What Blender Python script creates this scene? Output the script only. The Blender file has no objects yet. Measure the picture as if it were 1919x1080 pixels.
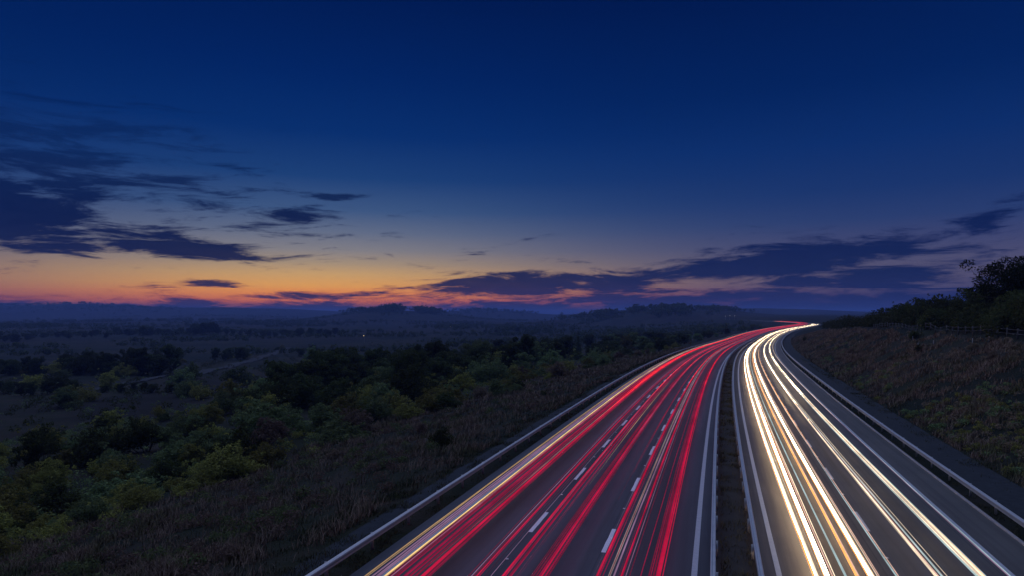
import bpy, math, random
import numpy as np
from mathutils import Vector

rng = np.random.default_rng(7)
random.seed(7)
scene = bpy.context.scene
col = scene.collection
R = math.radians

# ------------------------------------------------------------------ camera
CAM_H, F_PX, HOR_Y = 10.0, 1200.0, 588.0
cam_data = bpy.data.cameras.new('camera')
cam = bpy.data.objects.new('camera', cam_data)
col.objects.link(cam)
cam.location = (0, 0, CAM_H)
cam.rotation_euler = (R(90), 0, 0)
cam_data.sensor_width = 36.0
cam_data.lens = 36.0 * F_PX / 1919.0
cam_data.shift_y = (HOR_Y - 540.0) / 1919.0
cam_data.clip_start = 0.5
cam_data.clip_end = 60000
scene.camera = cam

# ------------------------------------------------------------------ view
scene.view_settings.view_transform = 'Standard'
scene.view_settings.look = 'None'
scene.view_settings.exposure = 0.0
scene.view_settings.gamma = 1.0
scene.view_settings.use_curve_mapping = False
scene.render.engine = 'CYCLES'
scene.cycles.use_denoising = True
scene.cycles.max_bounces = 4
scene.cycles.diffuse_bounces = 2
scene.cycles.glossy_bounces = 2
scene.cycles.transmission_bounces = 1
scene.cycles.volume_bounces = 0
scene.cycles.caustics_reflective = False
scene.cycles.caustics_refractive = False


def lin(c):
    c = np.asarray(c, float) / 255.0
    return tuple(np.where(c <= 0.04045, c / 12.92, ((c + 0.055) / 1.055) ** 2.4))


# ------------------------------------------------------------------ world: dusk sky
class G:
    """small helper to write node maths"""
    def __init__(self, tree):
        self.t = tree
        self.n = tree.nodes
        self.l = tree.links

    def node(self, kind, **kw):
        nd = self.n.new(kind)
        for k, v in kw.items():
            setattr(nd, k, v)
        return nd

    def put(self, sock, v):
        if isinstance(v, bpy.types.NodeSocket):
            self.l.new(v, sock)
        else:
            sock.default_value = v

    def m(self, op, a, b=None, c=None, clamp=False):
        nd = self.node('ShaderNodeMath', operation=op)
        nd.use_clamp = clamp
        self.put(nd.inputs[0], a)
        if b is not None:
            self.put(nd.inputs[1], b)
        if c is not None:
            self.put(nd.inputs[2], c)
        return nd.outputs[0]

    def ramp(self, fac, stops, interp='LINEAR'):
        nd = self.node('ShaderNodeValToRGB')
        cr = nd.color_ramp
        cr.interpolation = interp
        while len(cr.elements) < len(stops):
            cr.elements.new(0.5)
        for e, (p, c) in zip(cr.elements, stops):
            e.position = p
            e.color = (c[0], c[1], c[2], 1.0)
        self.put(nd.inputs[0], fac)
        return nd.outputs[0]

    def mix(self, fac, a, b, mode='MIX'):
        nd = self.node('ShaderNodeMix', data_type='RGBA', blend_type=mode)
        self.put(nd.inputs[0], fac)
        self.put(nd.inputs[6], a if isinstance(a, bpy.types.NodeSocket) else (*a[:3], 1.0))
        self.put(nd.inputs[7], b if isinstance(b, bpy.types.NodeSocket) else (*b[:3], 1.0))
        return nd.outputs[2]

    def noise(self, vec, scale=1.0, detail=4.0, rough=0.5, dist=0.0):
        nd = self.node('ShaderNodeTexNoise')
        if vec is not None:
            self.l.new(vec, nd.inputs['Vector'])
        nd.inputs['Scale'].default_value = scale
        nd.inputs['Detail'].default_value = detail
        nd.inputs['Roughness'].default_value = rough
        nd.inputs['Distortion'].default_value = dist
        return nd.outputs['Fac']

    def sstep(self, x, a, b):
        nd = self.node('ShaderNodeMapRange', interpolation_type='SMOOTHSTEP')
        self.put(nd.inputs[0], x)
        nd.inputs[1].default_value = a
        nd.inputs[2].default_value = b
        nd.inputs[3].default_value = 0.0
        nd.inputs[4].default_value = 1.0
        return nd.outputs[0]

    def comb(self, x, y, z):
        nd = self.node('ShaderNodeCombineXYZ')
        self.put(nd.inputs[0], x)
        self.put(nd.inputs[1], y)
        self.put(nd.inputs[2], z)
        return nd.outputs[0]


world = bpy.data.worlds.new('World')
scene.world = world
world.use_nodes = True
wt = world.node_tree
wt.nodes.clear()
g = G(wt)
tc = g.node('ShaderNodeTexCoord')
sep = g.node('ShaderNodeSeparateXYZ')
wt.links.new(tc.outputs['Generated'], sep.inputs[0])
dx, dy, dz = sep.outputs
az = g.m('ARCTAN2', dx, dy)
hyp = g.m('SQRT', g.m('ADD', g.m('MULTIPLY', dx, dx), g.m('MULTIPLY', dy, dy)))
tel = g.m('DIVIDE', dz, g.m('MAXIMUM', hyp, 0.02))
U = g.m('MULTIPLY', az, 1200.0)             # azimuth, 1/1200 rad
V = g.m('MULTIPLY', tel, 1200.0)            # height over the horizon


def uv_of(px, py):
    a = math.atan((px - 960) / F_PX)
    return a * 1200.0, (HOR_Y - py) * math.cos(a)


def sky_ramp(stops):
    out = []
    for py, c in sorted(stops, key=lambda s: -s[0]):
        out.append(((HOR_Y - py) / 640.0 + 0.02, lin(c)))
    return out


pos = g.m('ADD', g.m('DIVIDE', V, 640.0), 0.02, clamp=True)
warm = g.ramp(pos, sky_ramp([
    (588, (80, 62, 92)), (577, (126, 86, 92)), (567, (232, 118, 56)), (552, (244, 148, 64)), (536, (234, 166, 84)),
    (516, (208, 164, 106)), (496, (170, 148, 122)), (472, (133, 130, 134)), (440, (100, 111, 135)), (400, (62, 88, 130)),
    (340, (28, 64, 119)), (260, (7, 47, 110)), (150, (1, 36, 99)), (0, (0, 26, 82))]))
cool = g.ramp(pos, sky_ramp([
    (588, (36, 42, 88)), (560, (54, 58, 100)), (530, (84, 80, 108)), (500, (78, 78, 110)), (470, (62, 69, 110)),
    (430, (40, 60, 110)), (380, (24, 52, 108)), (300, (10, 45, 106)), (200, (2, 35, 94)), (0, (0, 23, 76))]))
du = g.m('DIVIDE', g.m('SUBTRACT', U, -350.0), 500.0)
glow = g.m('EXPONENT', g.m('MULTIPLY', g.m('MULTIPLY', du, du), -1.0))
sky = g.mix(glow, cool, warm)

# clouds: broad banks (masks round a direction of the sky) broken up by noise
blobs = [  # px, py, rx, ry, slope, amount
    (20, 398, 190, 50, -0.16, 1.6), (170, 425, 170, 24, -0.12, 1.0), (350, 464, 175, 20, -0.08, 1.5),
    (360, 482, 45, 7, 0.0, 0.7), (150, 335, 430, 55, -0.06, 0.95), (110, 245, 420, 70, -0.05, 0.85),
    (520, 408, 130, 20, 0.12, 1.12), (625, 370, 70, 8, 0.08, 0.85), (580, 438, 100, 9, 0.02, 0.85),
    (410, 531, 60, 9, -0.03, 1.1), (195, 545, 45, 6, -0.05, 0.55), (40, 470, 80, 10, -0.05, 0.6),
    (980, 533, 190, 23, 0.03, 1.6), (1180, 512, 130, 11, 0.03, 1.0), (1140, 528, 210, 22, 0.03, 1.25),
    (1480, 487, 250, 29, 0.10, 1.6), (1330, 502, 160, 13, 0.1, 1.15), (1620, 524, 270, 26, 0.04, 1.35),
    (1860, 402, 100, 11, 0.12, 1.05), (1760, 440, 160, 12, 0.06, 0.85), (1700, 470, 190, 14, 0.06, 0.75),
    (1900, 370, 70, 9, 0.1, 0.75), (600, 556, 170, 9, 0.01, 1.2), (1350, 548, 420, 13, 0.02, 0.6)]
M = None
for (px, py, rx, ry, sl, am) in blobs:
    u0, v0 = uv_of(px, py)
    ca = math.cos(math.atan((px - 960) / F_PX))
    a = g.m('SUBTRACT', U, u0)
    q = g.m('DIVIDE', a, rx * ca * ca * 1.15)
    b = g.m('SUBTRACT', g.m('SUBTRACT', V, v0), g.m('MULTIPLY', a, sl))
    w = g.m('DIVIDE', b, ry * 1.2)
    e = g.m('EXPONENT', g.m('MULTIPLY', g.m('ADD', g.m('MULTIPLY', q, q), g.m('MULTIPLY', w, w)), -1.0))
    e = g.m('MULTIPLY', e, am)
    M = e if M is None else g.m('MAXIMUM', M, e)
# a low bank all round the horizon and thin streaks above it
hb = g.m('SUBTRACT', 1.42, g.m('DIVIDE', V, 34.0))
hbr = g.m('SUBTRACT', 1.6, g.m('DIVIDE', V, 50.0))
side = g.sstep(U, -150.0, 150.0)
hb = g.m('ADD', g.m('MULTIPLY', hb, g.m('SUBTRACT', 1.0, side)), g.m('MULTIPLY', hbr, side))
hb = g.m('MAXIMUM', g.m('MINIMUM', hb, 1.25), 0.0)
band = g.m('MULTIPLY', g.m('EXPONENT', g.m('MULTIPLY', g.m('POWER', g.m('DIVIDE', g.m('SUBTRACT', V, 90.0), 95.0), 2.0), -1.0)), 0.30)
M = g.m('MAXIMUM', g.m('MAXIMUM', M, band), hb)
warp = g.noise(g.comb(g.m('DIVIDE', U, 300.0), g.m('DIVIDE', V, 90.0), 3.1), 1.0, 2.0)
vv = g.m('ADD', g.m('DIVIDE', V, 21.0), g.m('MULTIPLY', warp, 2.2))
vv = g.m('SUBTRACT', vv, g.m('DIVIDE', U, 1500.0))
n1 = g.noise(g.comb(g.m('DIVIDE', U, 135.0), vv, 0.0), 1.0, 11.0, 0.70, 0.35)
dens = g.m('ADD', g.m('MULTIPLY', g.m('SUBTRACT', n1, 0.5), 3.6), g.m('SUBTRACT', M, 0.60))
alpha = g.sstep(dens, -0.16, 0.50)
high = g.sstep(V, 150.0, 330.0)
alpha = g.m('MULTIPLY', alpha, g.m('SUBTRACT', 0.99, g.m('MULTIPLY', high, 0.55)))
n2 = g.noise(g.comb(g.m('DIVIDE', U, 60.0), g.m('DIVIDE', V, 16.0), 7.0), 1.0, 4.0, 0.55)
low = g.ramp(g.m('DIVIDE', V, 200.0, clamp=True), [
    (0.0, lin((36, 44, 92))), (0.09, lin((38, 40, 82))), (0.30, lin((17, 29, 70))), (0.62, lin((5, 22, 66))), (1.0, lin((0, 20, 66)))])
lowc = g.ramp(g.m('DIVIDE', V, 200.0, clamp=True), [
    (0.0, lin((24, 38, 90))), (0.15, lin((27, 38, 86))), (0.35, lin((15, 33, 80))), (0.7, lin((9, 29, 77))), (1.0, lin((4, 26, 75)))])
cc = g.mix(glow, lowc, low)
cc = g.mix(g.m('MULTIPLY', n2, 0.06), cc, sky)
# thin edges of the low clouds catch the afterglow
edge = g.m('MULTIPLY', g.m('MULTIPLY', g.m('SUBTRACT', 1.0, alpha), alpha), g.m('MULTIPLY', glow, 1.1))
edge = g.m('MULTIPLY', edge, g.m('SUBTRACT', 1.0, g.sstep(V, 20.0, 80.0)))
full = g.mix(alpha, sky, cc)
full = g.mix(edge, full, lin((228, 108, 50)))
bg = g.node('ShaderNodeBackground')
wt.links.new(full, bg.inputs['Color'])
bg.inputs['Strength'].default_value = 1.0
wo = g.node('ShaderNodeOutputWorld')
wt.links.new(bg.outputs[0], wo.inputs['Surface'])
world.cycles.sampling_method = 'MANUAL'
world.cycles.sample_map_resolution = 512

# ------------------------------------------------------------------ soft bluish fill lamp standing in for afterglow, added to brighten the land
sun_data = bpy.data.lights.new('dusk_fill_sun', 'SUN')
sun_data.energy = 1.5
sun_data.angle = R(100)
sun_data.color = (0.44, 0.58, 1.0)
sun = bpy.data.objects.new('dusk_fill_sun', sun_data)
col.objects.link(sun)
sun_dir = Vector((math.sin(R(-24)) * math.cos(R(72)), math.cos(R(-24)) * math.cos(R(72)), math.sin(R(72))))
sun.rotation_euler = sun_dir.to_track_quat('Z', 'Y').to_euler()

# ------------------------------------------------------------------ road line and ground heights
YK = [-80, 0, 60, 120, 180, 280, 400, 500, 580, 660, 740, 820, 920, 1100, 1400.]
MK = [.30, .31, .33, .36, .395, .43, .49, .54, .58, .58, .48, .30, .16, .10, .10]
YR = np.arange(-80, 1400.1, 2.)
MR = np.interp(YR, YK, MK)
_k = np.hanning(41)
_k /= _k.sum()
MR = np.convolve(np.pad(MR, 20, mode='edge'), _k, 'valid')
XR = np.concatenate([[0], np.cumsum((MR[1:] + MR[:-1]) / 2 * 2.)])
XR += 8.4 - np.interp(24.4, YR, XR)


def ss(a, b, x):
    t = np.clip((np.asarray(x, float) - a) / (b - a), 0, 1)
    return t * t * (3 - 2 * t)


def road_z(y):
    return -3.0 * ss(80, 330, y)


def road_pt(y, t, dz=0.0):
    """point at lateral offset t (right positive) from the median's centre line, beside road parameter y"""
    y = np.asarray(y, float)
    x = np.interp(y, YR, XR)
    m = np.interp(y, YR, MR)
    c = 1 / np.sqrt(1 + m * m)
    return np.stack([x + t * c, y - t * m * c, road_z(y) + dz], -1)


def road_st(x, y):
    x = np.asarray(x, float)
    y = np.asarray(y, float)
    yr = np.clip(y, -80, 1400)
    for _ in range(10):
        X = np.interp(yr, YR, XR)
        m = np.interp(yr, YR, MR)
        yr = np.clip(yr + 0.7 * ((x - X) * m + (y - yr)) / (1 + m * m), -80, 1400)
    X = np.interp(yr, YR, XR)
    m = np.interp(yr, YR, MR)
    c = 1 / np.sqrt(1 + m * m)
    return yr, (x - X) * c - (y - yr) * m * c


_perm = np.random.default_rng(3).random((64, 64))


def vnoise(x, y):
    xi = np.floor(x).astype(int)
    yi = np.floor(y).astype(int)
    fx = x - xi
    fy = y - yi
    fx = fx * fx * (3 - 2 * fx)
    fy = fy * fy * (3 - 2 * fy)
    a = _perm[xi % 64, yi % 64]
    b = _perm[(xi + 1) % 64, yi % 64]
    c = _perm[xi % 64, (yi + 1) % 64]
    d = _perm[(xi + 1) % 64, (yi + 1) % 64]
    return (a * (1 - fx) + b * fx) * (1 - fy) + (c * (1 - fx) + d * fx) * fy


def fbm(x, y, s, o=4):
    v = 0
    a = 0.5
    for i in range(o):
        v = v + a * vnoise(x / s + 17.3 * i, y / s + 5.1 * i)
        s /= 2.03
        a *= 0.5
    return v


LD = [0, 13.6, 13.85, 15.0, 17.2, 20, 30, 43, 60, 110, 200, 350, 700, 20000]
LH = [-.35, -.35, -.03, -.04, -.12, -.6, -2.6, -5.2, -7.2, -11.5, -16.5, -20, -22, -22]
RD = [0, 11.9, 12.05, 13.0, 16.2, 17.5, 23, 30, 34, 60, 200, 20000]
RH = [-.35, -.35, -.02, 0.0, .06, .45, 3.5, 6.9, 7.6, 8.8, 12, 13]

HILLS = [  # px, distance, half width px, depth, top y in px
    (700, 2500, 95, 420, 584), (830, 2700, 80, 400, 590), (1130, 1900, 110, 260, 595), (1240, 1700, 80, 220, 594),
    (1330, 2100, 90, 260, 594), (910, 4300, 110, 600, 583), (60, 4600, 220, 700, 584), (300, 4900, 240, 700, 583),
    (560, 5200, 220, 700, 587), (1180, 4600, 200, 700, 588), (1450, 4300, 200, 600, 588), (440, 3300, 120, 400, 596), (-300, 4600, 300, 700, 582)]


def height(x, y):
    x = np.asarray(x, float)
    y = np.asarray(y, float)
    yr, t = road_st(x, y)
    r = np.hypot(x, y)
    hl = np.interp(-t, LD, LH)
    B = 1 - 0.48 * ss(150, 450, yr)
    hr = np.interp(t, RD, RH)
    hr = np.where(t > 16.2, 0.06 + (hr - 0.06) * B, hr)
    near = 1 - ss(500, 1400, np.abs(t))
    z = np.where(t < 0, hl, hr) + road_z(yr) * near
    d = np.maximum(-t - 17, 0)
    dr = np.maximum(t - 16.5, 0)
    amp = np.where(t < 0, np.clip(d / 12, 0, 1), np.clip(dr / 5, 0, 1))
    z = z + amp * ((fbm(x * .8 + y * .6, y * .8 - x * .6, 7.0, 3) - 0.44) * 1.5 + (fbm(x + 90, y, 60.0, 3) - 0.44) * np.clip(d / 40, 0, 1) * 3.5)
    far = ss(900, 3000, r) * (t < 0)
    z = z + far * (fbm(x, y, 900.0, 4) - 0.45) * 38
    a = 960 + F_PX * x / np.maximum(y, 1.0)
    for (px, rr, hw, dp, ty) in HILLS:
        top = CAM_H + (HOR_Y - ty) * rr / F_PX + 22
        wob = 0.75 + 0.5 * fbm(x, y, 420.0, 3)
        z = z + np.where(y > 100, top * wob * np.exp(-((a - px) / hw) ** 2 - ((y - rr) / dp) ** 2), 0)
    # far beyond the road everything eases to the plain
    return z


def at(px, py):
    """where the sight line of a picture point meets the ground"""
    k = (px - 960) / F_PX
    sl = -(py - HOR_Y) / F_PX
    ys = np.geomspace(8, 9000, 900)
    hz = CAM_H + sl * ys - height(k * ys, ys)
    i = int(np.argmax(hz < 0))
    if i == 0:
        i = len(ys) - 1
    yy = ys[i]
    return np.array([k * yy, yy, float(height(k * yy, yy))])


def pix(p):
    return 960 + F_PX * p[0] / p[1], HOR_Y + F_PX * (CAM_H - p[2]) / p[1]


# ------------------------------------------------------------------ mesh helpers
def mesh_np(name, verts, faces, smooth=False):
    """faces: (n,3) or (n,4) integer array"""
    verts = np.asarray(verts, np.float32)
    faces = np.asarray(faces, np.int32)
    k = faces.shape[1]
    me = bpy.data.meshes.new(name)
    me.vertices.add(len(verts))
    me.vertices.foreach_set('co', verts.ravel())
    me.loops.add(faces.size)
    me.loops.foreach_set('vertex_index', faces.ravel())
    me.polygons.add(len(faces))
    me.polygons.foreach_set('loop_start', np.arange(0, faces.size, k, dtype=np.int32))
    me.polygons.foreach_set('loop_total', np.full(len(faces), k, np.int32))
    if smooth:
        me.polygons.foreach_set('use_smooth', np.ones(len(faces), bool))
    me.update(calc_edges=True)
    return me


def obj(name, me, mat=None, parent=None, **props):
    if mat is not None and not me.materials:
        me.materials.append(mat)
    o = bpy.data.objects.new(name, me)
    col.objects.link(o)
    if parent is not None:
        o.parent = parent
    for k, v in props.items():
        o[k] = v
    return o


def empty(name, loc=(0, 0, 0), rz=0.0, **props):
    o = bpy.data.objects.new(name, None)
    o.empty_display_size = 0.3
    col.objects.link(o)
    o.location = loc
    o.rotation_euler = (0, 0, rz)
    for k, v in props.items():
        o[k] = v
    return o


def grid_faces(nu, nv, closed=False):
    i = np.arange(nu - 1)[:, None]
    j = np.arange(nv if closed else nv - 1)[None, :]
    j2 = (j + 1) % nv
    a = i * nv + j
    b = i * nv + j2
    c = (i + 1) * nv + j2
    d = (i + 1) * nv + j
    return np.stack([a, b, c, d], -1).reshape(-1, 4)


def sweep(ys, prof, closed=False, wob=None):
    """profile [(t, dz)] swept along the road"""
    P = []
    for k, (t, z) in enumerate(prof):
        tt = t if wob is None else t + wob
        P.append(road_pt(ys, tt, z))
    P = np.stack(P, 1)
    return P.reshape(-1, 3), grid_faces(len(ys), len(prof), closed)


def join_np(parts):
    vs, fs, n = [], [], 0
    for v, f in parts:
        vs.append(v)
        fs.append(np.asarray(f) + n)
        n += len(v)
    return np.concatenate(vs), np.concatenate(fs)


def box_np(x0, x1, y0, y1, z0, z1):
    v = np.array([(x, y, z) for z in (z0, z1) for y in (y0, y1) for x in (x0, x1)], float)
    f = np.array([(0, 2, 3, 1), (4, 5, 7, 6), (0, 1, 5, 4), (2, 6, 7, 3), (0, 4, 6, 2), (1, 3, 7, 5)])
    return v, f


def tube_np(path, rad, sides=6):
    path = np.asarray(path, float)
    rad = np.broadcast_to(np.asarray(rad, float), (len(path),))
    tan = np.gradient(path, axis=0)
    tan /= np.linalg.norm(tan, axis=1)[:, None] + 1e-9
    up = np.where(np.abs(tan[:, 2:3]) > 0.9, np.array([[1., 0, 0]]), np.array([[0, 0, 1.]]))
    a = np.cross(tan, up)
    a /= np.linalg.norm(a, axis=1)[:, None] + 1e-9
    b = np.cross(a, tan)
    th = np.arange(sides) / sides * 2 * np.pi
    P = path[:, None, :] + rad[:, None, None] * (np.cos(th)[None, :, None] * a[:, None, :] + np.sin(th)[None, :, None] * b[:, None, :])
    return P.reshape(-1, 3), grid_faces(len(path), sides, True)


def ysamp(y0, y1):
    out = [y0]
    while out[-1] < y1:
        y = out[-1]
        out.append(y + (3.0 if y < 120 else (5.0 if y < 350 else 8.0)))
    out[-1] = y1
    return np.array(out)


# ------------------------------------------------------------------ materials
def material(name):
    m = bpy.data.materials.new(name)
    m.use_nodes = True
    m.node_tree.nodes.clear()
    gg = G(m.node_tree)
    out = gg.node('ShaderNodeOutputMaterial')
    return m, gg, out


def principled(gg, out, color, rough=0.8, spec=0.3, metal=0.0, bump=None, bstr=0.3, bdist=0.02):
    p = gg.node('ShaderNodeBsdfPrincipled')
    gg.put(p.inputs['Base Color'], color if isinstance(color, bpy.types.NodeSocket) else (*color[:3], 1.0))
    gg.put(p.inputs['Roughness'], rough)
    p.inputs['Specular IOR Level'].default_value = spec
    p.inputs['Metallic'].default_value = metal
    if bump is not None:
        b = gg.node('ShaderNodeBump')
        b.inputs['Strength'].default_value = bstr
        b.inputs['Distance'].default_value = bdist
        gg.l.new(bump, b.inputs['Height'])
        gg.l.new(b.outputs[0], p.inputs['Normal'])
    gg.l.new(p.outputs[0], out.inputs['Surface'])
    return p


def objco(gg):
    return gg.node('ShaderNodeNewGeometry').outputs['Position']


def mat_leaf(name, c1, c2, c3):
    m, gg, out = material(name)
    geo = gg.node('ShaderNodeNewGeometry')
    info = gg.node('ShaderNodeObjectInfo')
    c = gg.ramp(geo.outputs['Random Per Island'], [(0.0, c1), (0.5, c2), (1.0, c3)])
    v = gg.m('ADD', gg.m('MULTIPLY', info.outputs['Random'], 0.7), 0.65)
    hs = gg.node('ShaderNodeHueSaturation')
    gg.put(hs.inputs['Hue'], gg.m('ADD', 0.475, gg.m('MULTIPLY', info.outputs['Random'], 0.045)))
    gg.put(hs.inputs['Value'], v)
    gg.l.new(c, hs.inputs['Color'])
    d = gg.node('ShaderNodeBsdfDiffuse')
    gg.l.new(hs.outputs[0], d.inputs['Color'])
    tr = gg.node('ShaderNodeBsdfTranslucent')
    gg.l.new(hs.outputs[0], tr.inputs['Color'])
    ms = gg.node('ShaderNodeMixShader')
    ms.inputs[0].default_value = 0.35
    gg.l.new(d.outputs[0], ms.inputs[1])
    gg.l.new(tr.outputs[0], ms.inputs[2])
    gg.l.new(ms.outputs[0], out.inputs['Surface'])
    return m


def mat_plain(name, c, rough=0.8, spec=0.3, metal=0.0, var=0.25, scale=3.0):
    m, gg, out = material(name)
    n = gg.noise(objco(gg), scale, 5.0, 0.6)
    lo = tuple(max(0, x * (1 - var)) for x in c)
    hi = tuple(x * (1 + var) for x in c)
    cc_ = gg.mix(n, lo, hi)
    principled(gg, out, cc_, rough, spec, metal, n, 0.25, 0.01)
    return m


M_LEAF_Y = mat_leaf('leaf_yellow_green', (.28, .24, .06), (.225, .205, .055), (.145, .145, .04))
M_LEAF_G = mat_leaf('leaf_grey_green', (.14, .185, .08), (.19, .215, .08), (.09, .125, .05))
M_LEAF_D = mat_leaf('leaf_dark_green', (.060, .072, .026), (.082, .086, .030), (.045, .056, .022))
M_LEAF_B = mat_leaf('leaf_brown', (.22, .15, .10), (.17, .12, .08), (.26, .18, .12))
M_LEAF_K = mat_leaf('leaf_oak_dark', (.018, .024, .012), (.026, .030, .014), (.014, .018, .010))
M_BARK = mat_plain('bark', (.045, .036, .028), 0.9, 0.2)
M_WOOD = mat_plain('weathered_wood', (.085, .083, .082), 0.85, 0.2)
M_STEEL = None


def build_asphalt(name, base, worn, lanes):
    m, gg, out = material(name)
    p = objco(gg)
    uv = gg.node('ShaderNodeUVMap')
    uv.uv_map = 'road'
    sp = gg.node('ShaderNodeSeparateXYZ')
    gg.l.new(uv.outputs[0], sp.inputs[0])
    t, along = sp.outputs[0], sp.outputs[1]
    wob = gg.m('MULTIPLY', gg.m('SUBTRACT', gg.noise(gg.comb(0.0, gg.m('MULTIPLY', along, 0.05), 0.0), 1.0, 2.0), 0.5), 0.5)
    tw = gg.m('ADD', t, wob)
    track = None
    for c0 in lanes:
        for o_ in (-.85, .85):
            q = gg.m('DIVIDE', gg.m('SUBTRACT', tw, c0 + o_), 0.42)
            e = gg.m('EXPONENT', gg.m('MULTIPLY', gg.m('MULTIPLY', q, q), -1.0))
            track = e if track is None else gg.m('MAXIMUM', track, e)
    fine = gg.noise(p, 28.0, 3.0, 0.7)
    big = gg.noise(p, 0.35, 4.0, 0.55)
    streak = gg.noise(gg.comb(gg.m('MULTIPLY', t, 2.6), gg.m('MULTIPLY', along, 0.06), 0.0), 1.0, 5.0, 0.65)
    patch = gg.noise(gg.comb(gg.m('MULTIPLY', t, 0.22), gg.m('MULTIPLY', along, 0.035), 4.0), 1.0, 1.0, 0.4)
    c = gg.mix(gg.sstep(big, 0.35, 0.65), base, worn)
    c = gg.mix(gg.m('MULTIPLY', gg.sstep(streak, 0.42, 0.68), 0.75), c, tuple(x * 0.55 for x in base))
    c = gg.mix(gg.m('MULTIPLY', track, 0.6), c, tuple(x * 1.55 for x in worn))
    c = gg.mix(gg.m('MULTIPLY', gg.sstep(patch, 0.56, 0.58), 0.5), c, tuple(x * 0.6 for x in base))
    c = gg.mix(gg.m('MULTIPLY', fine, 0.45), c, tuple(x * 1.9 for x in worn), 'MIX')
    # dark joints between the paved strips
    joint = None
    for c0 in lanes:
        e = gg.m('LESS_THAN', gg.m('ABSOLUTE', gg.m('SUBTRACT', t, c0 + 1.72)), 0.025)
        joint = e if joint is None else gg.m('MAXIMUM', joint, e)
    c = gg.mix(gg.m('MULTIPLY', joint, 0.55), c, (.015, .015, .016))
    rough = gg.m('SUBTRACT', gg.m('ADD', 0.56, gg.m('MULTIPLY', streak, 0.22)), gg.m('MULTIPLY', track, 0.14))
    principled(gg, out, c, rough, 0.35, 0.0, fine, 0.5, 0.006)
    return m


M_ASPH_L = build_asphalt('asphalt_dark', (.032, .032, .038), (.046, .045, .053), (-10.7, -6.9, -3.2))
M_ASPH_R = build_asphalt('asphalt_worn', (.046, .039, .034), (.068, .057, .049), (3.9, 8.1))
M_PAINT_NEW = mat_plain('road_paint_dashes', (.74, .74, .74), 0.6, 0.3, 0.0, 0.2, 5.0)
M_PAINT = mat_plain('road_paint_white', (.42, .42, .42), 0.6, 0.3, 0.0, 0.22, 5.0)


def build_steel():
    m, gg, out = material('galvanised_steel')
    p = objco(gg)
    n = gg.noise(p, 1.4, 5.0, 0.6)
    n2 = gg.noise(p, 14.0, 3.0, 0.6)
    c = gg.mix(n, (.38, .355, .34), (.54, .51, .49))
    c = gg.mix(gg.m('MULTIPLY', gg.sstep(n2, 0.6, 0.8), 0.5), c, (.20, .16, .13))
    principled(gg, out, c, gg.m('ADD', 0.28, gg.m('MULTIPLY', n, 0.2)), 0.5, 0.35)
    return m


M_STEEL = build_steel()


def build_ground():
    m, gg, out = material('ground_grass_and_fields')
    p = objco(gg)
    big = gg.noise(p, 0.018, 4.0, 0.55)
    mid = gg.noise(p, 0.16, 5.0, 0.6)
    fine = gg.noise(p, 2.6, 5.0, 0.65)
    mpn = gg.node('ShaderNodeMapping')
    mpn.inputs['Rotation'].default_value = (0, 0, 0.5)
    mpn.inputs['Scale'].default_value = (0.0058, 0.0040, 0.0)
    gg.l.new(p, mpn.inputs['Vector'])
    vo = gg.node('ShaderNodeTexVoronoi')
    vo.inputs['Scale'].default_value = 1.0
    gg.l.new(mpn.outputs[0], vo.inputs['Vector'])
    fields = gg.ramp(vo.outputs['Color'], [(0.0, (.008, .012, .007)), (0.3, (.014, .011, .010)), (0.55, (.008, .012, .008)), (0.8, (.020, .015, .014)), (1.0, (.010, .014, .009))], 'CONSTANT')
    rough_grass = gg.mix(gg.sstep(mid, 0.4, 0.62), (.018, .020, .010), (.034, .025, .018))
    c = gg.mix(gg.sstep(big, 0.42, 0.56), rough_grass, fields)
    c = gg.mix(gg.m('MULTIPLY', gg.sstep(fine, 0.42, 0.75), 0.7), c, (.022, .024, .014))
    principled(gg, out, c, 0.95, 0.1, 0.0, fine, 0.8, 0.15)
    return m


M_GROUND = build_ground()
M_DIRT = mat_plain('verge_dirt', (.042, .035, .030), 0.95, 0.1, 0.0, 0.5, 1.7)
M_GRAVEL = mat_plain('drain_gravel', (.028, .030, .034), 0.95, 0.15, 0.0, 0.6, 2.2)
M_KERB = mat_plain('kerb_concrete', (.32, .28, .27), 0.85, 0.2, 0.0, 0.3, 3.0)
M_TRACK = mat_plain('track_earth', (.045, .044, .046), 0.95, 0.1, 0.0, 0.3, 0.4)

# ------------------------------------------------------------------ ground: one sheet to the horizon
rad = np.concatenate([np.linspace(3, 40, 75)[:-1], np.geomspace(40, 12500, 300)])
ang = np.concatenate([np.linspace(-180, -56, 40)[:-1], np.linspace(-56, 56, 380), np.linspace(56, 180, 40)[1:]])
RA, AN = np.meshgrid(rad, np.radians(ang), indexing='ij')
gx, gy = RA * np.sin(AN), RA * np.cos(AN)
gz = height(gx, gy)
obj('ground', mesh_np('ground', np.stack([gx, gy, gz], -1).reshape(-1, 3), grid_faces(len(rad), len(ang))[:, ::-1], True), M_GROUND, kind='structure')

# ------------------------------------------------------------------ carriageways
ROAD_Y0, ROAD_Y1 = -60.0, 1150.0
ys_road = ysamp(ROAD_Y0, ROAD_Y1)


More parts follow.
